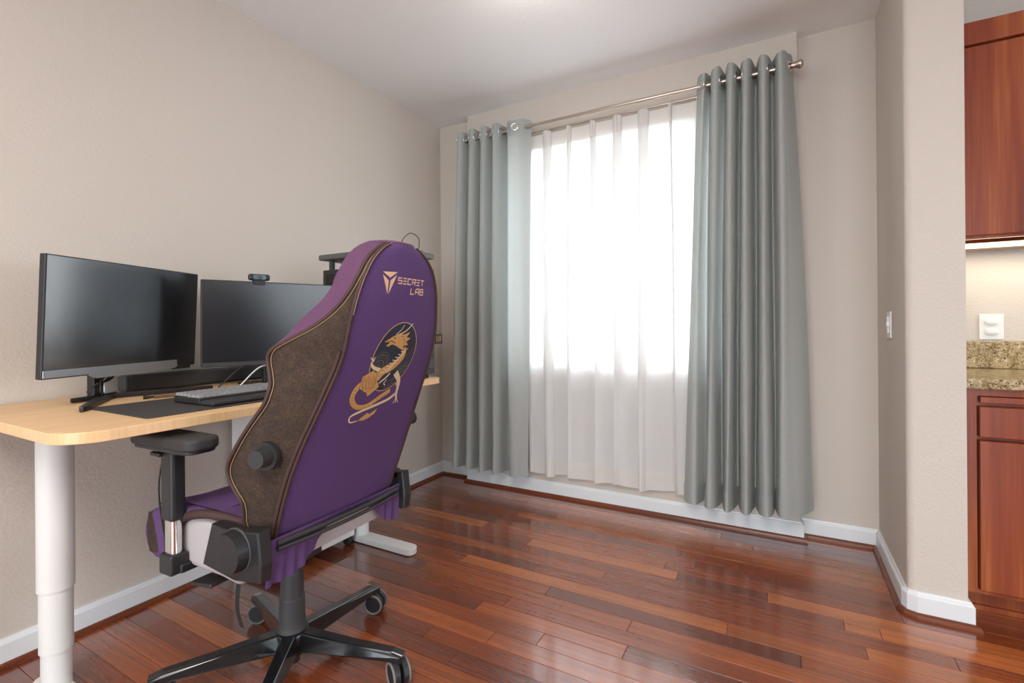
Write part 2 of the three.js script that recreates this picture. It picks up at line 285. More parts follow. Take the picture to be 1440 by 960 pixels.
{
  const s = thing('light_switch', 'white dimmer light switch on the partition wall', 'switch', [XR, 1.113, -2.675], -Math.PI / 2);
  mesh('plate', rspan(-0.037, 0.037, -0.058, 0.058, 0.0005, 0.008, 0.003), M.white, s);
  mesh('rocker', rspan(-0.018, 0.012, -0.036, 0.036, 0.0075, 0.013, 0.002), M.white, s);
  mesh('slider', rspan(0.015, 0.023, -0.006, 0.014, 0.0075, 0.018, 0.001), M.white, s);
}
/* ceiling lamp, only its rim enters the picture */
{
  const t = thing('ceiling_lamp', 'round white flush ceiling lamp', 'lamp', [-0.86, H, -1.74]);
  mesh('rim', lathe([[0, -0.0005], [0.19, -0.0005], [0.19, -0.02], [0.175, -0.028], [0.165, -0.02], [0, -0.02]]), M.white, t);
  const d = new THREE.SphereGeometry(0.165, 32, 10, 0, Math.PI * 2, Math.PI / 2, Math.PI / 2); d.scale(1, 0.32, 1); d.translate(0, -0.02, 0);
  mesh('diffuser', d, S(rgb(0.9, 0.9, 0.88), 0.5, { emissive: rgb(1, 0.96, 0.9), emissiveIntensity: 0.9, side: THREE.DoubleSide }), t);
  const p = new THREE.PointLight(rgb(1, 0.95, 0.88), 0.35, 0, 2); p.position.set(-0.86, H - 0.14, -1.74); p.shadow.radius = 5; p.castShadow = true; scene.add(p);
}

/* unseen ceiling panel behind the viewer, placed to light the left wall and partition */
{
  const t = thing('unseen_ceiling_panel', 'unseen large square flat white ceiling light panel', 'lamp', [-0.15, H, 0.85]);
  mesh('frame', join([rspan(-0.62, 0.62, -0.03, -0.0005, -0.62, -0.6), rspan(-0.62, 0.62, -0.03, -0.0005, 0.6, 0.62), rspan(-0.62, -0.6, -0.03, -0.0005, -0.6, 0.6), rspan(0.6, 0.62, -0.03, -0.0005, -0.6, 0.6)]), M.white, t);
  mesh('diffuser', span(-0.6, 0.6, -0.025, -0.005, -0.6, 0.6), S(rgb(0.9, 0.9, 0.9), 0.5, { emissive: rgb(1, 0.97, 0.93), emissiveIntensity: 1 }), t);
  const l = new THREE.RectAreaLight(rgb(1, 0.945, 0.88), 10.5, 1.2, 1.2); l.position.set(-0.15, H - 0.035, 0.85); l.lookAt(-0.15, 0, 0.85); l.castShadow = true; scene.add(l);
}

/* ---------- curtains ---------- */
const ZR = ZF + 0.130, YR = 2.405;                             // drape rod
const ZS = ZF + 0.052, YS = 2.388;                              // sheer rod
{
  const t = thing('curtain_rod', 'brushed nickel double curtain rod above the window', 'curtain rod', [0, 0, 0]);
  const rod = new THREE.CylinderGeometry(0.0105, 0.0105, 1.93, 20); rod.rotateZ(Math.PI / 2); rod.translate(-0.915, YR, ZR); mesh('rod', rod, M.nickel, t);
  const rod2 = new THREE.CylinderGeometry(0.0065, 0.0065, 1.86, 16); rod2.rotateZ(Math.PI / 2); rod2.translate(-0.915, YS, ZS); mesh('sheer_rod', rod2, M.nickel, t);
  for (const [x, s] of [[-1.88, -1], [0.05, 1]]) {
    const f = lathe([[0, 0.058], [0.012, 0.057], [0.021, 0.052], [0.024, 0.046], [0.021, 0.040], [0.016, 0.030], [0.0145, 0.012], [0.0145, 0], [0, 0]], 24); f.rotateZ(-s * Math.PI / 2); f.translate(x, YR, ZR); mesh('finial', f, M.nickel, t);
    mesh('bracket', join([rspan(x - s * 0.05 - 0.007, x - s * 0.05 + 0.007, YR - 0.018, YR - 0.0105, ZF, ZR + 0.004, 0.002), rspan(x - s * 0.05 - 0.014, x - s * 0.05 + 0.014, YR - 0.06, YR + 0.02, ZF, ZF + 0.005, 0.002), rspan(x - s * 0.05 - 0.006, x - s * 0.05 + 0.006, YS - 0.014, YS - 0.0065, ZF, ZS + 0.004, 0.002)]), M.nickel, t);
  }
}
function drape(label, key, yTop, yBot, rise) {                        // key: rows [s, xTop, xBottom, zTop, zBottom]; s runs along the cloth
  const t = thing('drape', label, 'curtain');
  const f = table(key), F = (u, v) => { const [xt, xb, zt, zb] = f(u), k = Math.pow(v, 0.8), e = 0.006 * Math.sin(u * 31 + v * 5) * v; return [xt + (xb - xt) * k + e, yTop + (yBot + rise * Math.pow(u, 4) - yTop) * v + 0.004 * Math.sin(u * 60) * (1 - v), ZR + zt + (zb - zt) * k]; };
  const n = (key.length - 1) * 10;
  mesh('fabric', grid(n, 40, F, (u, v) => [u * 1.6, v * 2.3]), M.drape, t);
  const hem = (v0, v1) => grid(n, 3, (u, v) => { const a = F(u, v0 + (v1 - v0) * v), b = F(Math.min(1, u + 0.002), v0), c = F(Math.max(0, u - 0.002), v0), dx = b[0] - c[0], dz = b[2] - c[2], l = Math.hypot(dx, dz) || 1; return [a[0] - dz / l * 0.003, a[1], a[2] + dx / l * 0.003]; }, (u, v) => [u * 1.6, v * 0.1]);
  mesh('header', hem(0, 0.042), M.drape, t); mesh('bottom_hem', hem(0.955, 1), M.drape, t);
  return [t, F];
}
function grommets(t, F, us) {
  for (const u of us) {
    const v = 0.028, a = F(u - 0.004, v), b = F(u + 0.004, v), c = F(u, v), n = V(-(b[2] - a[2]), 0, b[0] - a[0]).normalize();
    const g = new THREE.TorusGeometry(0.021, 0.0065, 10, 28); g.scale(1, 1, 0.75); g.lookAt(n); g.translate(c[0], YR, c[2]); mesh('grommet', g, M.chrome, t);
  }
}
{
  // folds run back and forth across the rod
  const folds = (x0t, x1t, x0b, x1b, n, amp) => {               // broad rounded fronts, narrow backs
    const rows = [];
    for (let i = 0; i < n; i++) {
      const j = R(-0.1, 0.1), g = R(0.9, 1.15), at = (q, z, e) => { const k = (i + q + (q ? j * 0.5 : 0)) / n; rows.push([k, x0t + (x1t - x0t) * k, x0b + (x1b - x0b) * k, z * amp * g, z * amp * g * e]); };
      at(0, -1, 1.25); at(0.24, 0.55, 1.1); at(0.5, 0.98, 1.3); at(0.76, 0.55, 1.1);
    }
    rows.push([1, x1t, x1b, -amp, -amp * 1.2]); return rows;
  };
  const left = folds(-1.965, -1.59, -2.03, -1.60, 4, 0.050);
  left.push([1.06, -1.545, -1.545, 0.035, 0.05], [1.14, -1.47, -1.48, 0.030, 0.035], [1.20, -1.405, -1.43, -0.03, 0.0]);
  const norm = (k) => { const m = k[k.length - 1][0], a = k[0][0]; return k.map((r) => [(r[0] - a) / (m - a), ...r.slice(1)]); };
  const L = norm(left), [a, Fa] = drape('grey green blackout drape bunched left of the sheer beside the desk corner', L, 2.452, 0.148, 0);
  grommets(a, Fa, [0.045, 0.165, 0.255, 0.37, 0.46, 0.58, 0.67, 0.79, 0.93]);
  const right = [[0, -0.385, -0.465, -0.028, -0.012], [0.09, -0.345, -0.415, 0.02, 0.035], ...folds(-0.325, -0.03, -0.375, -0.03, 4, 0.052).map((r) => [0.13 + r[0] * 0.62, ...r.slice(1)]), [0.80, 0.0, 0.0, 0.045, 0.065], [0.88, 0.03, 0.06, 0.03, 0.045], [1.0, 0.058, 0.145, -0.035, -0.03]];
  const Rr = norm(right), [b, Fb] = drape('grey green blackout drape bunched right of the sheer beside the partition', Rr, 2.468, 0.150, 0.045);
  grommets(b, Fb, [0.06, 0.155, 0.255, 0.31, 0.41, 0.465, 0.565, 0.62, 0.72, 0.775, 0.94]);
}
{
  const t = thing('sheer_curtain', 'white sheer pinch pleated curtain hanging across the bright window', 'curtain');
  const x0 = -1.47, x1 = -0.385, np = 7, top = YS - 0.012, bot = 0.155, pw = (x1 - x0) / np, ph = [];
  for (let i = 0; i < 20; i++) ph.push(rnd());
  const F = (u, v) => {
    const s = u * np, w = Math.cos(s * 2 * Math.PI), pinch = Math.pow(0.5 + 0.5 * w, 8) * Math.exp(-v * 5);
    const fall = clamp(v * 1.6), kk = (1.5 + 1.3 * ph[Math.round(s) % 10]) * (1 - 0.08 * v), x = x0 + pw * (s - kk * Math.sin(s * 2 * Math.PI) / (2 * Math.PI) * clamp(s * 2.5) * clamp((np - s) * 2.5)) + fall * (0.016 * Math.sin(s * 2.1 + 1) + 0.004 * Math.sin(v * 7 + s));
    const z = 0.012 * w + fall * (0.017 * Math.sin(s * 2 * Math.PI + 0.6 * Math.sin(s * 1.3)) + 0.007 * Math.sin(s * 4.4 * Math.PI + 2 * ph[0]) + 0.003 * Math.sin(s * 7 * Math.PI + ph[1] * 5)) + 0.014 * pinch;
    return [x, top + (bot - top) * v + 0.008 * Math.sin(s * 3.1 + 2) * v - 0.006 * (1 - Math.pow(0.5 + 0.5 * w, 2)) * (1 - v), ZS + z + 0.002];
  };
  mesh('fabric', grid(260, 50, F, (u, v) => [u * 2, v * 2.2]), M.sheer, t);
  const strip = (v0, v1) => grid(260, 4, (u, v) => { const p = F(u, v0 + (v1 - v0) * v); return [p[0], p[1], p[2] + 0.003]; }, (u, v) => [u * 2, v * 0.1]);
  mesh('header_tape', strip(0, 0.04), M.sheerHem, t); mesh('bottom_hem', strip(0.953, 1), M.sheerHem, t);
  for (let i = 0; i <= np; i++) { const p = F(clamp(i / np, 0.004, 0.996), 0.0); mesh('pleat', tube([[p[0], p[1] - 0.004, p[2] + 0.006], [p[0] - 0.002, p[1] - 0.05, p[2] + 0.008], [p[0], p[1] - 0.10, p[2] + 0.006]], 0.007, 10, 8), M.sheerHem, t); mesh('hook', tube([[p[0], p[1] - 0.012, p[2]], [p[0], p[1] + 0.012, ZS + 0.010], [p[0], YS + 0.009, ZS + 0.002], [p[0], YS, ZS - 0.009]], 0.0018, 12, 6), M.chrome, t); }
}

/* ---------- desk ---------- */
const DH = 0.872, DX1 = -1.45, DX0 = XL + 0.006, DZ0 = -1.915, DZ1 = -0.475;
{
  const t = thing('standing_desk', 'height adjustable desk with birch top and white column legs', 'desk', [DX1, 0, DZ1]);
  const s = new THREE.Shape(), w = DX1 - DX0, l = DZ1 - DZ0, r = 0.10;     // shape x: 0..-w, y: along -z
  s.moveTo(-w, 0); s.lineTo(-r, 0); s.absarc(-r, r, r, -Math.PI / 2, 0); s.lineTo(0, l - r * 0.35); s.absarc(-r * 0.35, l - r * 0.35, r * 0.35, 0, Math.PI / 2); s.lineTo(-w, l); s.closePath();
  const g = extrude(s, 0.024, 0.002); g.rotateX(-Math.PI / 2); g.translate(0, DH - 0.026, 0);
  mesh('desk_top', metric(g), M.birch, t);
  for (const [z, n] of [[-0.145, 0], [-1.375, 1]]) {
    const cx = -0.485;
    mesh('leg', join([cyl(0.0445, 0.0445, 0.50, cx, 0.585, z), cyl(0.0405, 0.0405, 0.20, cx, 0.25, z), cyl(0.0365, 0.0365, 0.15, cx, 0.10, z)]), M.deskWhite, t);
    mesh('mounting_plate', rspan(cx - 0.09, cx + 0.09, DH - 0.048, DH - 0.029, z - 0.07, z + 0.07, 0.004), M.deskWhite, t);
    const fs = roundRect(-0.035, -0.10, 0.035, 0.36, 0.034), fg = extrude(fs, 0.022, 0.006, 3); fg.rotateX(Math.PI / 2); fg.rotateY(Math.PI / 2); fg.translate(cx, 0.031, z);
    mesh('foot', fg, M.deskWhite, t);
  }
  mesh('cross_beam', rspan(-0.37, -0.32, DH - 0.075, DH - 0.03, -1.42, -0.1, 0.004), M.deskWhite, t);
  mesh('cable_tray', rspan(-0.62, -0.50, DH - 0.10, DH - 0.05, -1.30, -0.58, 0.01), M.deskWhite, t);
}
{
  const t = thing('drawer_unit', 'white drawer unit on small black wheels under the desk', 'drawer unit', [-1.93, 0, -1.35]);
  const w = 0.315, l = 0.45, y0 = 0.045, y1 = 0.74;
  mesh('body', join([rspan(-w, -0.018, y0, y1, -l, 0)]), M.deskWhite, t);
  for (let k = 0; k < 4; k++) { const a = y0 + 0.004 + k * (y1 - y0) / 4; mesh('drawer', rspan(-0.017, 0, a, a + (y1 - y0) / 4 - 0.008, -l + 0.002, -0.002), M.deskWhite, t); }
  for (const [x, z] of [[-0.03, -0.05], [-0.03, -l + 0.02], [-w + 0.04, -0.05], [-w + 0.04, -l + 0.04]]) { const c = new THREE.CylinderGeometry(0.021, 0.021, 0.028, 24); c.rotateX(Math.PI / 2); c.translate(x, 0.0215, z); mesh('wheel', c, M.black, t); }
}

/* ---------- things on the desk ---------- */
{
  const t = thing('desk_mat', 'thin dark grey desk mat under the keyboard', 'desk mat', [-1.52, DH, -0.68]);
  const g = extrude(roundRect(-0.37, -0.78, 0, 0, 0.012), 0.0022, 0.0006); g.rotateX(-Math.PI / 2); g.scale(1, 1, -1);
  const s2 = roundRect(-0.36, 0, 0, 0.78, 0.012), g2 = extrude(s2, 0.0022, 0.0006); g2.rotateX(-Math.PI / 2); g2.translate(0, 0.0006, 0);
  mesh('sheet', metric(g2), M.mat, t);
}
{
  const t = thing('keyboard', 'black mechanical keyboard with grey keycaps and a wrist rest', 'keyboard', [-1.60, DH + 0.0035, -0.865], 0.02);
  mesh('case', rspan(-0.155, -0.01, 0.001, 0.022, -0.44, 0, 0.005), M.black, t);
  mesh('wrist_rest', rspan(-0.008, 0.062, 0.001, 0.016, -0.44, 0, 0.006), M.blackSoft, t);
  const keys = [], rows = 6;
  for (let r = 0; r < rows; r++) {
    const x = -0.145 + r * 0.0225, n = 21, dz = 0.43 / n;
    for (let k = 0; k < n; k++) {
      if (r === 5 && k > 3 && k < 10) { if (k === 4) keys.push([x, -0.005 - 6.5 * dz - 0.01, dz * 5.8]); continue; }
      if ((k === 15 || k === 18) && r < 2) continue;
      keys.push([x, -0.005 - (k + 0.5) * dz, dz * 0.86]);
    }
  }
  const kg = keys.map(([x, z, w]) => { const g = new THREE.CylinderGeometry(0.0070 * Math.SQRT2, 0.0090 * Math.SQRT2, 0.009, 4); g.rotateY(Math.PI / 4); g.scale(1, 1, w / 0.0176); g.translate(x, 0.026 + (x < -0.08 ? 0.002 : 0), z); return g; });
  const kc = mesh('keycaps', join(kg.map((g) => { const q = g.toNonIndexed(); q.computeVertexNormals(); return q; })), M.key, t); kc.userData.kind = 'stuff';
}
{
  const t = thing('soundbar', 'long black soundbar at the back of the desk', 'speaker', [-2.19, DH, -0.905], 0.03);
  mesh('body', rspan(-0.06, 0.0, 0.003, 0.068, -0.62, 0, 0.012), M.charcoal, t);
  mesh('grille', rspan(0.0005, 0.004, 0.012, 0.060, -0.60, -0.02, 0.0015), M.charcoal, t);
  for (const z of [-0.06, -0.56]) mesh('foot', rspan(-0.05, -0.01, 0, 0.004, z - 0.02, z + 0.02, 0.001), M.black, t);
}
function monitor(name, label, left, right, y0, y1, chin, tilt, glass) {      // left and right lower corners seen from the front
  const dx = right[0] - left[0], dz = right[1] - left[1], w = Math.hypot(dx, dz), ang = Math.atan2(-dz, dx);
  const t = thing(name, label, 'monitor', [(left[0] + right[0]) / 2, DH, (left[1] + right[1]) / 2], ang);     // local x runs left to right, +z faces the user
  const a = y0 - DH, b = y1 - DH;
  const d = new THREE.Group(); d.name = 'display'; d.position.y = a; d.rotation.x = tilt; t.add(d); const h = b - a;
  mesh('housing', rspan(-w / 2, w / 2, 0, h, -0.022, 0, 0.004), M.black, d);
  mesh('back_cover', rspan(-w * 0.3, w * 0.3, 0.06, h - 0.08, -0.05, -0.02, 0.012), M.black, d);
  mesh('screen', span(-w / 2 + 0.004, w / 2 - 0.004, chin, h - 0.004, 0.0002, 0.0012), glass, d);
  return [t, a, b, w, d];
}
{
  const [t, a, b, w, d] = monitor('monitor', 'larger black monitor with a silver lower edge on a V foot stand', [-1.932, -0.588], [-2.165, -1.147], 0.968, 1.348, 0.028, 0.05, M.screen);
  mesh('chin', rspan(-w / 2 + 0.002, w / 2 - 0.10, 0.004, 0.027, 0.0005, 0.004, 0.001), M.silver, d);
  mesh('chin_lip', extrude(poly([[-0.16, 0.004], [-0.13, -0.012], [0.19, -0.006], [0.21, 0.004]]), 0.012, 0.001).translate(0, 0, -0.009), M.silver, d);
  mesh('control_nub', rspan(w / 2 - 0.11, w / 2 - 0.02, -0.012, 0.002, -0.015, -0.002, 0.004), M.black, d);
  const sx = -0.025;
  mesh('neck', join([rspan(sx - 0.028, sx + 0.028, 0.016, a + 0.10, -0.085, -0.05, 0.01)]), M.silver, t);
  mesh('neck_back', rspan(sx - 0.062, sx - 0.03, 0.016, a + 0.08, -0.085, -0.055, 0.004), M.black, t);
  const foot = (x1, z1) => { const dx = x1 - sx, dz = z1 + 0.07, L = Math.hypot(dx, dz), g = extrude(poly([[0, -0.022], [L - 0.02, -0.010], [L, -0.004], [L, 0.004], [L - 0.02, 0.010], [0, 0.022]]), 0.010, 0.003); g.rotateX(-Math.PI / 2); g.translate(0, 0.0035, 0); g.rotateY(-Math.atan2(dz, dx)); g.translate(sx, 0, -0.07); return g; };
  mesh('foot', foot(sx - 0.27, 0.125), M.black, t); mesh('foot', foot(sx + 0.27, 0.125), M.black, t); mesh('foot', foot(sx - 0.11, -0.09), M.black, t);
  for (const k of [0, 0.014]) mesh('cable', tube([[sx + 0.03 - k, a + 0.06, -0.052], [sx - 0.005 - k, a - 0.02, -0.044], [sx - 0.045 - k, 0.06, -0.045], [sx - 0.055, 0.03, -0.09]], 0.0035, 24, 6), M.black, t);
  mesh('cable', tube([[sx - 0.02, 0.085, -0.05], [sx - 0.06, 0.068, -0.03], [sx - 0.072, 0.038, -0.02], [sx - 0.05, 0.012, -0.03], [sx + 0.0, 0.006, -0.04]], 0.003, 24, 6), M.black, t);
}
let mon2;
{
  const [t, a, b, w, d] = monitor('monitor', 'smaller black monitor with a webcam clipped on top', [-2.04, -1.105], [-1.842, -1.592], 0.960, 1.317, 0.020, 0.035, M.screenDark);
  mesh('chin', rspan(-w / 2 + 0.002, w / 2 - 0.002, 0.002, 0.019, 0.0003, 0.002, 0.0008), M.charcoal, d);
  mesh('neck', rspan(-0.025, 0.025, 0.006, a + 0.1, -0.085, -0.05, 0.006), M.black, t);
  mesh('base', rspan(-0.11, 0.11, 0, 0.008, -0.15, -0.01, 0.003), M.black, t);
  mon2 = t;
  const wc = thing('webcam', 'small black webcam with a glossy face on the monitor edge', 'webcam', [t.position.x, 1.3175, t.position.z], t.rotation.y);
  wc.translateX(-0.052); wc.translateZ(0.0125);
  mesh('body', rspan(-0.042, 0.042, 0.004, 0.032, -0.018, 0.010, 0.010), M.black, wc);
  mesh('face', rspan(-0.024, 0.024, 0.007, 0.029, 0.008, 0.0125, 0.004), S(rgb(0.07, 0.11, 0.14), 0.15), wc);
  const ln = new THREE.CylinderGeometry(0.0075, 0.0085, 0.004, 20); ln.rotateX(Math.PI / 2); ln.translate(0.002, 0.018, 0.0142); mesh('lens', ln, M.blackGloss, wc);
  mesh('clip', join([rspan(-0.022, 0.022, 0.0005, 0.006, -0.034, 0.010, 0.002), rspan(-0.022, 0.022, -0.014, 0.001, 0.0025, 0.010, 0.002), rspan(-0.022, 0.022, -0.03, 0.001, -0.034, -0.026, 0.003)]), M.black, wc);
}
/* loose cables under the second monitor */
for (const [a, b, c, m, lab] of [[[-2.02, DH + 0.005, -1.16], [-1.98, DH + 0.075, -1.22], [-1.99, DH + 0.11, -1.30], M.black, 'black cable rising behind the keyboard to the smaller monitor'], [[-2.0, DH + 0.005, -1.47], [-1.95, DH + 0.06, -1.50], [-1.97, DH + 0.085, -1.46], M.copper, 'coppery cable loop beside the soundbar end'], [[-2.0, DH + 0.005, -1.24], [-1.965, DH + 0.080, -1.31], [-1.955, DH + 0.086, -1.42], M.white, 'white cable hanging under the smaller monitor']]) tag(mesh('cable', tube([a, b, c], 0.003, 20, 6), m), lab, 'cable', undefined);
{
  const p = thing('pen', 'slim bronze pen lying between the monitor stand and the keyboard', 'pen', [-1.93, DH + 0.0072, -0.95], -0.25);
  const g = new THREE.CylinderGeometry(0.0068, 0.0068, 0.12, 16); g.rotateX(Math.PI / 2); mesh('barrel', g, S(rgb(0.28, 0.20, 0.14), 0.3, { metalness: 0.7 }), p);
  const c = new THREE.CylinderGeometry(0.0068, 0.004, 0.03, 16); c.rotateX(Math.PI / 2); c.translate(0, 0, 0.075); mesh('cap', c, M.black, p);
}
{
  const t = thing('computer_tower', 'tall black computer tower with raised top panel and glass side', 'computer', [-1.71, DH, -1.755]);
  const x = 0.24, z = 0.128, h = 0.60;
  mesh('case', join([rspan(-x, x, 0.02, 0.045, -z, z, 0.004), rspan(-x, x, 0.50, 0.525, -z, z, 0.004), rspan(-x, -x + 0.02, 0.045, 0.5, -z, z, 0.003), rspan(x - 0.02, x, 0.045, 0.10, -z, z, 0.003), rspan(x - 0.02, x, 0.1, 0.5, -z, -z + 0.02, 0.003), rspan(x - 0.02, x, 0.1, 0.5, z - 0.02, z, 0.003), rspan(-x + 0.02, x - 0.02, 0.045, 0.5, -z, -z + 0.005, 0.001)]), M.black, t);
  for (const sx of [-1, 1]) for (const sz of [-1, 1]) mesh('foot', rspan(sx * x * 0.8 - 0.03, sx * x * 0.8 + 0.03, 0, 0.022, sz * z * 0.7 - 0.015, sz * z * 0.7 + 0.015, 0.004), M.blackSoft, t);
  for (const sx of [-1, 1]) for (const sz of [-1, 1]) mesh('post', rspan(sx * (x - 0.03) - 0.01, sx * (x - 0.03) + 0.01, 0.52, 0.575, sz * (z - 0.03) - 0.01, sz * (z - 0.03) + 0.01, 0.002), M.charcoal, t);
  mesh('top_panel', rspan(-x - 0.02, x, 0.573, h, -z - 0.004, z + 0.01, 0.006), S(rgb(0.09, 0.09, 0.09), 0.5), t);
  mesh('side_glass', rspan(-x + 0.02, x - 0.02, 0.045, 0.5, z - 0.005, z - 0.001, 0.001), M.tinted, t);
  mesh('front_glass', rspan(x - 0.006, x - 0.002, 0.1, 0.5, -z + 0.02, z - 0.02, 0.001), M.tinted, t);
  mesh('motherboard', rspan(-x + 0.05, x - 0.05, 0.08, 0.48, -z + 0.006, -z + 0.012, 0.001), M.charcoal, t);
  for (let k = 0; k < 3; k++) {
    const f = new THREE.Group(); f.name = 'fan'; f.position.set(x - 0.035, 0.17 + k * 0.13, 0); f.rotation.y = Math.PI / 2; t.add(f);
    mesh('ring', new THREE.TorusGeometry(0.055, 0.005, 8, 36), S(rgb(0.6, 0.75, 0.85), 0.4, { emissive: rgb(0.55, 0.8, 1.0), emissiveIntensity: k === 2 ? 1.2 : 0.25 }), f);
    const bl = []; for (let j = 0; j < 7; j++) { const g = new THREE.BoxGeometry(0.035, 0.016, 0.003); g.rotateX(0.6); g.translate(0.032, 0, 0); g.rotateZ(j * Math.PI * 2 / 7); bl.push(g); } bl.push(new THREE.CylinderGeometry(0.017, 0.017, 0.012, 20).rotateX(Math.PI / 2)); mesh('blades', join(bl), S(rgb(0.55, 0.6, 0.65), 0.4), f);
  }
  mesh('antenna_cable', tube([[0.13, h - 0.003, -0.035], [0.11, h + 0.06, -0.045], [0.145, h + 0.10, -0.065], [0.19, h + 0.07, -0.075], [0.175, h - 0.003, -0.085]], 0.0022, 40, 6), M.charcoal, t);
  for (const [px, pz] of [[0.13, 0.0], [0.20, -0.06]]) { const k = new THREE.SphereGeometry(0.022, 20, 10, 0, Math.PI * 2, 0, Math.PI / 2); k.scale(1.2, 0.6, 1); k.translate(px, h, pz); mesh('button', k, M.black, t); }
}

/* ---------- gaming chair: local -x is forward, +z its left side ---------- */
{
  const t = thing('gaming_chair', 'purple gaming chair with a gold dragon emblem on its back', 'chair', [-1.41, 0, -1.045], 0.045);
  // base
  const hubG = lathe([[0, 0.055], [0.036, 0.055], [0.042, 0.075], [0.05, 0.10], [0.052, 0.125], [0.047, 0.135], [0, 0.135]]);
  mesh('hub', hubG, M.blackGloss, t); mesh('hub_post', cyl(0.022, 0.022, 0.035, 0, 0.045, 0), M.black, t);
  for (let k = 0; k < 5; k++) {
    const a = (272 + 72 * k) * Math.PI / 180, L = 0.372;
    const prof = poly([[0.035, 0.075], [0.20, 0.075], [L - 0.035, 0.073], [L + 0.012, 0.068], [L + 0.016, 0.094], [L - 0.02, 0.104], [0.20, 0.116], [0.035, 0.134]]);
    const g = extrude(prof, 0.052, 0.006, 2); g.translate(0, 0, -0.026);
    const p = g.attributes.position; for (let i = 0; i < p.count; i++) { const s = clamp(p.getX(i) / L), yy = p.getY(i); p.setZ(i, p.getZ(i) * (1 - 0.38 * s) * (yy > 0.09 ? 0.72 : 1)); } g.computeVertexNormals();
    g.rotateY(-a); mesh('base_leg', g, M.blackGloss, t);
    const c = new THREE.Group(); c.name = 'caster'; c.position.set(Math.cos(a) * (L - 0.006), 0, Math.sin(a) * (L - 0.006)); c.rotation.y = [0.3, -0.5, 0.2, 1.0, 0.5][k]; t.add(c);
    for (const s of [-1, 1]) { const w = new THREE.CylinderGeometry(0.036, 0.036, 0.020, 32); w.rotateX(Math.PI / 2); w.translate(0.008, 0.0365, s * 0.016); mesh('wheel', w, M.black, c); const r = new THREE.TorusGeometry(0.0335, 0.004, 8, 32); r.translate(0.008, 0.0365, s * 0.0255); mesh('tread', r, M.greyRing, c); }
    mesh('fork', join([cyl(0.009, 0.009, 0.034, 0, 0.062, 0, 16), rbox(0.03, 0.05, 0.010, 0.004, 0.004, 0.05, 0)]), M.black, c);
  }
  mesh('gas_lift', lathe([[0, 0.128], [0.047, 0.128], [0.046, 0.140], [0.0405, 0.152], [0.039, 0.235], [0.0375, 0.24], [0.0355, 0.242], [0.0345, 0.315], [0.033, 0.32], [0.030, 0.322], [0.029, 0.40], [0.036, 0.415], [0.038, 0.43], [0, 0.43]]), M.charcoal, t);
  mesh('tilt_mechanism', join([rspan(-0.16, 0.08, 0.398, 0.438, -0.09, 0.09, 0.01), rspan(-0.10, 0.08, 0.375, 0.405, -0.055, 0.055, 0.008)]), M.black, t);
  const lev = rspan(-0.045, 0.045, -0.006, 0.006, -0.028, 0.028, 0.005); lev.rotateZ(0.12); lev.translate(-0.03, 0.400, 0.25);
  mesh('tilt_lever', join([lev, rspan(-0.025, -0.01, 0.398, 0.409, 0.05, 0.235, 0.004)]), M.black, t);
  mesh('strap', grid(2, 10, (u, v) => [0.085 + 0.018 * u + 0.006 * Math.sin(v * 5), 0.44 - 0.15 * v, 0.245 + 0.012 * Math.sin(v * 4)]), S(rgb(0.012, 0.012, 0.012), 0.8, { side: THREE.DoubleSide }), t);
  // seat: side profile swept across the width
  const sp = new THREE.Shape(); sp.moveTo(-0.24, 0.440); sp.lineTo(0.05, 0.432); sp.lineTo(0.115, 0.425); sp.lineTo(0.195, 0.462); sp.lineTo(0.212, 0.545); sp.lineTo(0.08, 0.575); sp.lineTo(-0.04, 0.585); sp.quadraticCurveTo(-0.20, 0.585, -0.265, 0.560); sp.quadraticCurveTo(-0.305, 0.52, -0.28, 0.465); sp.quadraticCurveTo(-0.265, 0.442, -0.24, 0.440);
  const sg = extrude(sp, 0.50, 0.022, 4); sg.translate(0, 0, -0.25); mesh('seat_cushion', metric(sg), M.lavender, t);
  const cp = new THREE.Shape(); cp.moveTo(-0.14, 0.434); cp.lineTo(-0.24, 0.432); cp.quadraticCurveTo(-0.275, 0.436, -0.292, 0.465); cp.quadraticCurveTo(-0.322, 0.52, -0.275, 0.570); cp.quadraticCurveTo(-0.21, 0.602, -0.06, 0.603); cp.lineTo(0.0, 0.600); cp.quadraticCurveTo(-0.10, 0.575, -0.15, 0.52); cp.closePath();
  const cg = extrude(cp, 0.536, 0.014, 4); cg.translate(0, 0, -0.268); mesh('seat_cover_front', metric(cg), M.purple, t);
  for (const s of [-1, 1]) { mesh('cover_trim', tube([[-0.135, 0.436, s * 0.276], [-0.150, 0.52, s * 0.280], [-0.105, 0.575, s * 0.279], [-0.01, 0.600, s * 0.270], [0.06, 0.592, s * 0.250], [0.14, 0.575, s * 0.230]], 0.013, 40, 8), M.piping, t); mesh('cover_flap', grid(10, 8, (u, v) => [-0.27 + 0.115 * u + 0.05 * v * u, 0.455 + 0.115 * v + 0.015 * u * v, s * (0.284 + 0.006 * Math.sin(u * 9 + v * 3))]), M.tweed, t); }
  mesh('seat_cover', grid(24, 24, (u, v) => { const x = -0.29 + 0.48 * u, z = -0.250 + 0.50 * v, e = Math.abs(2 * v - 1); return [x, 0.597 + 0.010 * Math.pow(e, 3) - 0.024 * Math.max(0, (x - 0.02) / 0.2) - 0.03 * Math.pow(clamp((-0.18 - x) / 0.11), 2) - 0.008 * (1 - e * e), z]; }), M.purple, t);
  // rear cover skirt with folds below the back panel
  mesh('rear_skirt', grid(60, 12, (u, v) => { const z = 0.262 - 0.524 * u, mid = Math.exp(-Math.pow((u - 0.56) / 0.27, 4)), drop = (0.125 - 0.10 * mid); return [0.232 - 0.012 * v + 0.006 * Math.sin(u * 90) * (1 - mid) * v, 0.565 - drop * v, z]; }), M.purple, t);
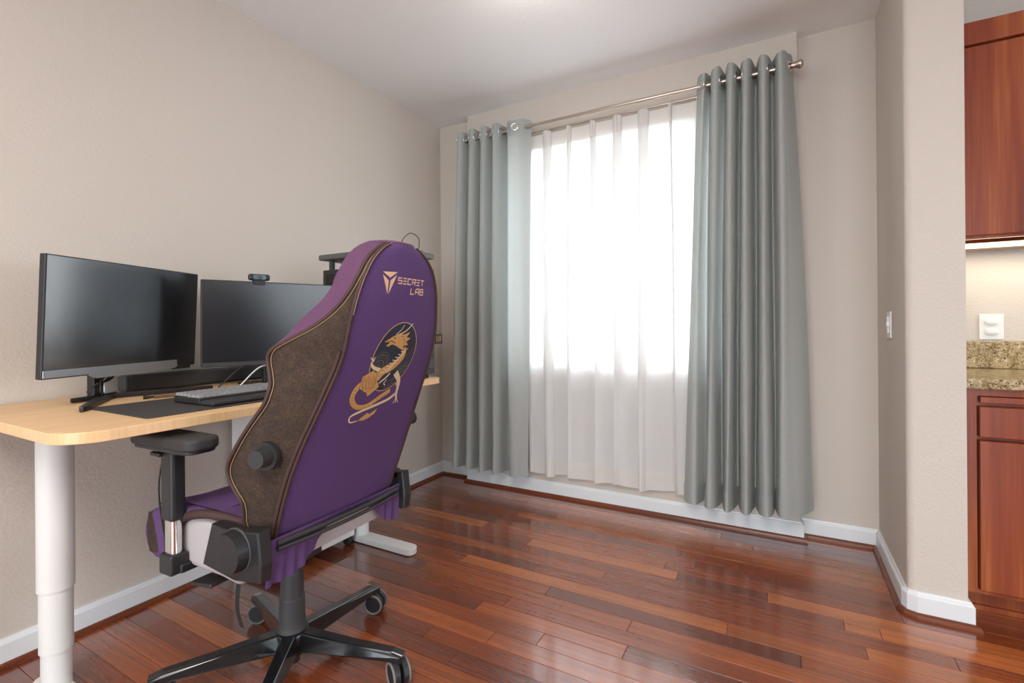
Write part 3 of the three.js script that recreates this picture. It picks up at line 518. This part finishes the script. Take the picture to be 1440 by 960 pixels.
  mesh('rear_strap', join([tube([[0.232, 0.55, 0.235], [0.240, 0.548, 0.1], [0.240, 0.546, -0.1], [0.232, 0.55, -0.25]], 0.008, 40, 8), tube([[0.234, 0.535, 0.235], [0.242, 0.530, 0.1], [0.242, 0.528, -0.1], [0.234, 0.532, -0.25]], 0.006, 40, 8)]), M.blackSoft, t);
  // hinges
  for (const s of [-1, 1]) {
    const g = extrude(poly([[0.015, 0.478], [0.055, 0.595], [0.13, 0.590], [0.245, 0.605], [0.255, 0.52], [0.25, 0.475], [0.15, 0.462]]), 0.026, 0.005, 2); g.translate(0, 0, s > 0 ? 0.268 : -0.294);
    mesh('hinge_bracket', g, M.black, t);
    const c = new THREE.CylinderGeometry(0.050, 0.055, 0.034, 40); c.rotateX(Math.PI / 2 * s); c.translate(0.160, 0.545, s * 0.312); const h = mesh('hinge_cover', c, M.black, t);
    const r = new THREE.TorusGeometry(0.054, 0.004, 8, 40); r.translate(0.160, 0.545, s * 0.297); mesh('ring', r, M.charcoal, h);
    mesh('back_bracket', rspan(0.16, 0.215, 0.50, 0.585, s > 0 ? 0.235 : -0.268, s > 0 ? 0.268 : -0.235, 0.008), M.black, t);
  }
  // backrest
  const rear = table([[0.50, 0.19], [0.545, 0.21], [0.779, 0.304], [1.038, 0.428], [1.16, 0.470], [1.243, 0.489], [1.333, 0.500], [1.36, 0.495]]);
  const wide = table([[0.50, 0.215], [0.545, 0.222], [0.67, 0.231], [0.78, 0.227], [0.95, 0.203], [1.05, 0.190], [1.12, 0.185], [1.18, 0.174], [1.23, 0.160], [1.28, 0.136], [1.31, 0.110], [1.332, 0.080], [1.345, 0.052]]);
  const seamT = table([[0.545, 0.246, 0.155], [0.60, 0.262, 0.142], [0.63, 0.268, 0.148], [0.661, 0.275, 0.150], [0.69, 0.282, 0.134], [0.717, 0.288, 0.121], [0.74, 0.291, 0.117], [0.762, 0.292, 0.122], [0.816, 0.290, 0.157], [0.863, 0.282, 0.189], [0.92, 0.270, 0.232], [0.95, 0.265, 0.244], [0.974, 0.260, 0.247], [1.0, 0.256, 0.240], [1.032, 0.252, 0.230], [1.052, 0.250, 0.234], [1.066, 0.247, 0.249], [1.088, 0.238, 0.297], [1.12, 0.212, 0.357], [1.16, 0.187, 0.412], [1.2, 0.174, 0.450], [1.25, 0.154, 0.472], [1.29, 0.131, 0.480], [1.32, 0.099, 0.484], [1.345, 0.053, 0.484]]);
  const lipT = table([[0.545, 0.234, 0.140], [0.661, 0.263, 0.135], [0.74, 0.279, 0.100], [0.816, 0.278, 0.140], [0.92, 0.258, 0.214], [0.974, 0.248, 0.228], [1.032, 0.241, 0.211], [1.066, 0.238, 0.226], [1.093, 0.222, 0.258], [1.147, 0.196, 0.312], [1.19, 0.178, 0.364], [1.22, 0.170, 0.390], [1.26, 0.158, 0.405], [1.30, 0.136, 0.415], [1.33, 0.104, 0.427], [1.345, 0.075, 0.440]]);
  const lean = table([[0.5, 0], [1.0, 0], [1.1, 0.009], [1.18, 0.022], [1.28, 0.028], [1.345, 0.034]]), mid = (y) => lean(clamp(y, 0.5, 1.345))[0];
  const Y0 = 0.548, Y1 = 1.345, yv = (v) => Y0 + (Y1 - Y0) * v;
  // printed rear panel, one canvas pixel = 0.5 mm
  const cw = 1000, chh = 1720, cv = document.createElement('canvas'); cv.width = cw; cv.height = chh;
  const cx = cv.getContext('2d'), X = (z) => (0.25 - z) * 2000, Y = (y) => (1.36 - y) * 2000;
  cx.fillStyle = '#573b6e'; cx.fillRect(0, 0, cw, chh);
  for (let i = 0; i < 9000; i++) { cx.fillStyle = rnd() < 0.5 ? 'rgba(30,12,50,0.16)' : 'rgba(170,130,205,0.12)'; cx.fillRect(rnd() * cw, rnd() * chh, R(2, 7), R(1, 4)); }
  const P = (pts, fill, stroke, lw) => { cx.beginPath(); pts.forEach((p, i) => (i ? cx.lineTo(X(p[0]), Y(p[1])) : cx.moveTo(X(p[0]), Y(p[1])))); cx.closePath(); if (fill) { cx.fillStyle = fill; cx.fill(); } if (stroke) { cx.strokeStyle = stroke; cx.lineWidth = lw; cx.stroke(); } };
  const ln = (pts, stroke, lw) => {                             // smooth stroke through points
    cx.beginPath(); cx.lineCap = 'round'; cx.lineJoin = 'round'; const q = new THREE.CatmullRomCurve3(pts.map((p) => V(X(p[0]), Y(p[1]), 0))).getPoints(pts.length * 8); q.forEach((p, i) => (i ? cx.lineTo(p.x, p.y) : cx.moveTo(p.x, p.y))); cx.strokeStyle = stroke; cx.lineWidth = lw; cx.stroke();
  };
  const taper = (pts, w0, w1, w2, fill, edge) => {               // limb of varying width
    const q = new THREE.CatmullRomCurve3(pts.map((p) => V(X(p[0]), Y(p[1]), 0))).getPoints(40), A = [], B = [];
    q.forEach((p, i) => { const a = q[Math.max(0, i - 1)], b = q[Math.min(40, i + 1)], l = Math.hypot(b.x - a.x, b.y - a.y) || 1, s = i / 40, w = (s < 0.5 ? w0 + (w1 - w0) * s * 2 : w1 + (w2 - w1) * (s - 0.5) * 2) / 2, nx = -(b.y - a.y) / l * w, ny = (b.x - a.x) / l * w; A.push([p.x + nx, p.y + ny]); B.unshift([p.x - nx, p.y - ny]); });
    cx.beginPath(); [...A, ...B].forEach((p, i) => (i ? cx.lineTo(...p) : cx.moveTo(...p))); cx.closePath(); cx.fillStyle = fill; cx.fill(); if (edge) { cx.strokeStyle = edge; cx.lineWidth = 2.5; cx.stroke(); }
    return q;
  };
  const gold = '#c79a5e', cream = '#dcc9a4', ink = '#2a2028', tan = '#e2bd96';
  // shield mark of three facets
  const c0 = [0.093, 1.248];
  P([[0.120, 1.265], [0.066, 1.268], [c0[0] - 0.001, c0[1] + 0.003]], tan); P([[0.119, 1.258], [0.096, 1.243], [0.0955, 1.207]], tan); P([[0.067, 1.261], [0.090, 1.244], [0.0915, 1.207]], tan);
  // lettering drawn in strokes on a 4 x 6 grid
  const glyph = { S: [[[4, 6], [0, 6], [0, 3.2], [4, 3.2], [4, 0], [0, 0]]], E: [[[0, 6], [4, 6]], [[0, 3.1], [4, 3.1]], [[0, 0], [4, 0]]], C: [[[4, 6], [0, 6], [0, 0], [4, 0]]], R: [[[0, 0], [0, 6], [4, 6], [4, 2.8], [1.2, 2.8]], [[2, 2.8], [4, -0.6]]], T: [[[-0.4, 6], [4.4, 6]], [[2, 6], [2, 0]]], L: [[[0, 6], [0, 0], [4, 0]]], A: [[[0, 0], [0, 4.5], [1.5, 6], [4, 6], [4, 0]], [[0, 2.4], [4, 2.4]]], B: [[[0, 6], [3.4, 6], [4, 3.2], [4, 0], [0, 0], [0, 6]], [[0, 3.2], [4, 3.2]]] };
  const write = (word, z0, y0, w, h, gap) => [...word].forEach((ch, i) => { const zz = z0 - i * (w + gap); glyph[ch].forEach((st) => { cx.beginPath(); cx.lineCap = 'butt'; cx.lineJoin = 'miter'; st.forEach(([a, b], j) => { const px = X(zz - a / 4 * w), py = Y(y0 + b / 6 * h); j ? cx.lineTo(px, py) : cx.moveTo(px, py); }); cx.strokeStyle = tan; cx.lineWidth = 6.5; cx.stroke(); }); });
  write('SECRET', 0.060, 1.2385, 0.0145, 0.0150, 0.0058); write('LAB', 0.001, 1.2125, 0.0155, 0.0160, 0.0065);
  // emblem: dark disc with gold rim, waves and a dragon
  const ex = X(0.002), ey = Y(1.033); cx.save(); cx.beginPath(); cx.ellipse(ex, ey, 178, 198, 0.12, 0, Math.PI * 2); cx.fillStyle = '#2b2f3c'; cx.fill(); cx.clip();
  for (const [wz, wy, n] of [[0.058, 1.005, 6], [-0.062, 0.965, 6], [-0.03, 0.93, 5], [0.09, 0.96, 5]]) for (let k = 1; k <= n; k++) { cx.beginPath(); cx.ellipse(X(wz), Y(wy), k * 13, k * 15, 0.3, Math.PI, Math.PI * 2); cx.strokeStyle = k % 2 ? '#8d7a5c' : '#5d5a5c'; cx.lineWidth = 3; cx.stroke(); }
  for (let k = 0; k < 4; k++) ln([[-0.02 - k * 0.008, 0.99 - k * 0.004], [-0.05 - k * 0.006, 1.03 - k * 0.01], [-0.088, 1.065 - k * 0.018]], '#6d6a70', 3);
  cx.restore(); cx.beginPath(); cx.ellipse(ex, ey, 178, 198, 0.12, 0, Math.PI * 2); cx.strokeStyle = '#c7a27c'; cx.lineWidth = 5; cx.stroke();
  const tailQ = taper([[0.060, 0.975], [0.108, 0.955], [0.114, 0.925], [0.088, 0.898], [0.045, 0.894], [0.0, 0.915], [-0.035, 0.930]], 46, 30, 34, gold, ink);       // coil
  for (let i = 2; i < 39; i += 2) { const p = tailQ[i]; cx.beginPath(); cx.arc(p.x, p.y, 9, 0.4, 2.4); cx.strokeStyle = '#7a5630'; cx.lineWidth = 3; cx.stroke(); }
  taper([[-0.050, 0.955], [-0.072, 0.925], [-0.050, 0.905], [0.0, 0.892], [0.062, 0.880], [0.096, 0.868], [0.090, 0.853], [0.058, 0.852]], 24, 20, 9, cream, ink);                 // tail
  P([[0.062, 0.852], [0.030, 0.872], [0.020, 0.866], [-0.008, 0.880], [-0.004, 0.864], [0.018, 0.852], [0.040, 0.848]], gold, ink, 2);                                              // tail flame
  taper([[-0.028, 0.985], [-0.060, 0.955], [-0.072, 0.915], [-0.082, 0.898]], 40, 26, 16, cream, ink); for (const k of [-0.012, 0, 0.011]) ln([[-0.080, 0.902], [-0.086 + k, 0.884]], cream, 6);  // hind leg
  taper([[-0.028, 1.060], [-0.034, 1.035], [-0.010, 1.010], [0.030, 0.992], [0.060, 0.965], [0.040, 0.935]], 34, 56, 92, gold, ink);                                                   // neck and trunk
  P([[0.105, 0.985], [0.070, 1.000], [0.050, 0.985], [0.045, 0.950], [0.070, 0.935], [0.100, 0.950]], gold, ink, 2); for (let i = 0; i < 9; i++) ln([[0.100 - i * 0.006, 0.985 - (i % 3) * 0.004], [0.096 - i * 0.006, 0.962 - (i % 2) * 0.006], [0.086 - i * 0.005, 0.945]], '#7a5630', 3);   // mane on the haunch
  taper([[0.045, 0.998], [0.075, 1.008], [0.088, 1.020], [0.082, 1.030]], 26, 18, 10, cream, ink); for (const k of [-0.008, 0, 0.008]) ln([[0.083, 1.026], [0.090 + k, 1.036]], cream, 5);       // fore leg
  cx.beginPath(); cx.ellipse(X(0.010), Y(0.965), 44, 42, 0, 0, Math.PI * 2); cx.fillStyle = '#34353f'; cx.fill(); cx.strokeStyle = ink; cx.lineWidth = 3; cx.stroke(); ln([[0.028, 0.960], [0.010, 0.972], [-0.002, 0.984]], '#e8e4dc', 9); ln([[0.000, 0.950], [0.008, 0.956], [0.002, 0.966]], '#e8e4dc', 5);   // orb
  for (let i = 0; i < 8; i++) ln([[-0.046 + i * 0.007, 1.055 - i * 0.008], [-0.030 + i * 0.008, 1.046 - i * 0.008], [-0.020 + i * 0.0085, 1.048 - i * 0.008]], cream, 6);                        // belly plates
  P([[0.066, 1.078], [0.050, 1.086], [0.034, 1.094], [0.014, 1.100], [-0.012, 1.098], [-0.040, 1.106], [-0.026, 1.090], [-0.048, 1.086], [-0.030, 1.076], [-0.044, 1.066], [-0.022, 1.064], [-0.028, 1.050], [-0.008, 1.056], [0.010, 1.064], [0.030, 1.070], [0.046, 1.064], [0.056, 1.068], [0.042, 1.075]], gold, ink, 2);   // head with spiked mane
  ln([[0.010, 1.098], [-0.016, 1.108], [-0.040, 1.128]], cream, 7); ln([[0.024, 1.098], [0.006, 1.112], [-0.002, 1.124]], cream, 5); ln([[0.054, 1.078], [0.036, 1.080], [0.020, 1.074]], ink, 4); cx.fillStyle = ink; cx.beginPath(); cx.arc(X(0.026), Y(1.088), 5, 0, 7); cx.fill(); for (const k of [0, 1, 2, 3]) ln([[-0.002 - k * 0.008, 1.092 - k * 0.008], [-0.016 - k * 0.006, 1.090 - k * 0.010]], '#7a5630', 3);
  const print = new THREE.CanvasTexture(cv); print.colorSpace = THREE.SRGBColorSpace;
  const printMat = PH(rgb(1, 1, 1), 0.85, { map: print, sheen: 0.3, sheenRoughness: 0.5, sheenColor: rgb(0.7, 0.5, 0.85) });
  const rearX = (s, y) => rear(y)[0] + 0.010 * (1 - s * s) - 0.004 * s * s * s * s;
  mesh('back_panel', grid(28, 70, (u, v) => { const y = yv(v), s = 1 - 2 * u, w = wide(y)[0]; return [rearX(s, y), y, mid(y) + s * w]; }, (u, v, q) => [(0.25 - q[2]) / 0.5, (q[1] - 0.5) / 0.86]), printMat, t);
  for (const s of [-1, 1]) {
    mesh('side_panel', grid(14, 70, (u, v) => { const y = yv(v), w = wide(y)[0], r = rear(y)[0] - 0.004, [sw, sx] = seamT(y), b = Math.sin(u * Math.PI) * Math.min(0.012, (r - sx) * 0.12); const z = w + (sw - w) * Math.pow(u, 0.8) + b; const uu = s > 0 ? u : u; return [r + (sx - r) * uu, y, mid(y) + s * z]; }, (u, v, q) => [q[0], q[1]]), M.tweed, t);
    mesh('front_bolster', grid(10, 70, (u, v) => { const y = yv(v), [sw, sx] = seamT(y), [lw, lx] = lipT(y), b = Math.sin(u * Math.PI), d = Math.max(0, sx - lx); return [sx + (lx - sx) * u, y + 0.006 * u * clamp((y - 1.2) / 0.14), mid(y) + s * (sw + (lw - sw) * u + b * (0.003 + 0.03 * d))]; }, (u, v, q) => [q[0], q[1]]), M.plum, t);
    const along = (fn, y0, y1, n, r, m, name, dz = 0, dx = 0) => { const pts = []; for (let i = 0; i <= n; i++) { const y = y0 + (y1 - y0) * i / n, q = fn(y); pts.push([q[1] + dx, y, mid(y) + s * (q[0] + dz)]); } mesh(name, tube(pts, r, n * 4, 8), m, t); };
    along(seamT, 0.552, 1.343, 60, 0.0055, M.piping, 'seam_piping', 0.002, -0.001);
    along(seamT, 0.556, 1.335, 60, 0.0011, M.stitch, 'stitching', 0.003, 0.0125);
    along((y) => [wide(y)[0], rear(y)[0] - 0.003], 0.552, 1.342, 40, 0.0050, M.piping, 'rear_piping'); along((y) => [wide(y)[0] + 0.007, rear(y)[0] - 0.011], 0.552, 1.06, 30, 0.0055, M.piping, 'rear_border');
    along((y) => [wide(y)[0], rear(y)[0]], 1.15, 1.344, 20, 0.0010, M.stitch, 'rear_stitching', 0, 0.003);
  }
  mesh('front_cushion', grid(24, 70, (u, v) => { const y = yv(v), [lw, lx] = lipT(y), e = 1 - 2 * u, c = Math.min(rear(y)[0] - 0.085, lx + 0.12 * clamp((1.25 - y) / 0.25)); const k = Math.pow(Math.abs(e), 2.5); return [c + (lx - c) * k - 0.0, y + 0.006 * clamp((y - 1.2) / 0.14), mid(y) + e * lw]; }), M.purple, t);
  { // rounded crown joining rear panel and front cushion
    const fx = (e) => { const [, lx] = lipT(Y1), c = Math.min(rear(Y1)[0] - 0.085, lx); return c + (lx - c) * Math.pow(Math.abs(e), 2.5); };
    mesh('crown', grid(24, 12, (u, v) => { const e = 1 - 2 * u, lw = lipT(Y1)[0], w0 = wide(Y1)[0], rx = rearX(e, Y1), arch = Math.sqrt(Math.max(0, 1 - e * e)); return [rx + (fx(e) - rx) * v, Y1 + 0.006 * v + arch * (0.005 + 0.007 * Math.sin(v * Math.PI)), mid(Y1) + e * (w0 + (lw - w0) * v)]; }), M.plum, t);
    mesh('crown_back', grid(24, 2, (u, v) => { const e = 1 - 2 * u; return [rearX(e, Y1), Y1 - 0.001 + v * (0.001 + 0.005 * Math.sqrt(Math.max(0, 1 - e * e))), mid(Y1) + e * wide(Y1)[0]]; }), M.plum, t);
    mesh('crown_front', grid(24, 2, (u, v) => { const e = 1 - 2 * u; return [fx(e), Y1 + 0.006 + v * 0.005 * Math.sqrt(Math.max(0, 1 - e * e)), mid(Y1) + e * lipT(Y1)[0]]; }), M.plum, t);
    mesh('base_cap', grid(10, 4, (u, v) => { const e = 1 - 2 * u, r = rear(Y0)[0], [lw, lx] = lipT(Y0); return [r + (lx - r) * v, Y0 + 0.001, e * lw]; }), M.piping, t);
  }
  // lumbar knob on the wing
  for (const s of [-1, 1]) {
    const g = new THREE.Group(); g.name = 'adjustment_knob'; g.position.set(0.245, 0.792, s * 0.276); g.rotation.y = s > 0 ? 0.25 : Math.PI - 0.25; t.add(g);
    const f = new THREE.CylinderGeometry(0.036, 0.038, 0.010, 36); f.rotateX(Math.PI / 2); mesh('bezel', f, M.black, g);
    const k = new THREE.CylinderGeometry(0.023, 0.026, 0.034, 32); k.rotateX(Math.PI / 2); k.translate(0, 0, 0.02); mesh('dial', k, M.blackSoft, g);
  }
  const tg = mesh('brand_tag', rspan(-0.004, 0.004, 1.063, 1.095, -0.232, -0.186, 0.001), S(rgb(0.03, 0.018, 0.02), 0.7), t); tg.position.x = 0.436;
  for (const k of [0, 1, 2]) mesh('tag_print', rspan(0.0042, 0.0050, 1.070, 1.090, -0.222 + k * 0.010, -0.217 + k * 0.010, 0.0003), M.stitch, tg);
  const pl = new THREE.SphereGeometry(1, 32, 20); pl.scale(0.055, 0.088, 0.125); pl.translate(0.335, 1.235, 0); mesh('head_pillow', pl, M.blackSoft, t);
  // armrests
  for (const s of [-1, 1]) {
    const a = new THREE.Group(); a.name = 'armrest'; a.position.set(-0.115, 0.012, s * 0.30); t.add(a);
    mesh('bracket', join([rbox(0.060, 0.058, 0.05, 0.008, 0, 0.446, 0), rbox(0.050, 0.026, 0.16, 0.006, 0.01, 0.430, -s * 0.08)]), M.black, a);
    mesh('inner_tube', rbox(0.046, 0.15, 0.032, 0.014, 0, 0.52, 0), M.chrome, a);
    mesh('post', join([rbox(0.058, 0.20, 0.042, 0.012, 0, 0.665, 0), rbox(0.09, 0.02, 0.05, 0.008, 0.008, 0.765, 0)]), M.black, a);
    mesh('button', rbox(0.045, 0.012, 0.014, 0.004, -0.02, 0.757, s * 0.032), M.black, a);
    const ps = roundRect(-0.165, -0.048, 0.135, 0.048, 0.032), pg = extrude(ps, 0.014, 0.010, 4); pg.rotateX(-Math.PI / 2); pg.translate(0.02, 0.788, 0);
    mesh('pad', pg, M.blackSoft, a);
    const bs = roundRect(-0.150, -0.044, 0.125, 0.044, 0.03), bg = extrude(bs, 0.006, 0.003, 2); bg.rotateX(-Math.PI / 2); bg.translate(0.02, 0.773, 0); mesh('pad_base', bg, M.black, a);
    mesh('cable', tube([[-0.03, 0.75, s * 0.01], [-0.048, 0.66, s * 0.012], [-0.05, 0.57, s * 0.006], [-0.03, 0.47, 0]], 0.0025, 20, 6), M.black, a);
  }
}
renderer.render(scene, camera);
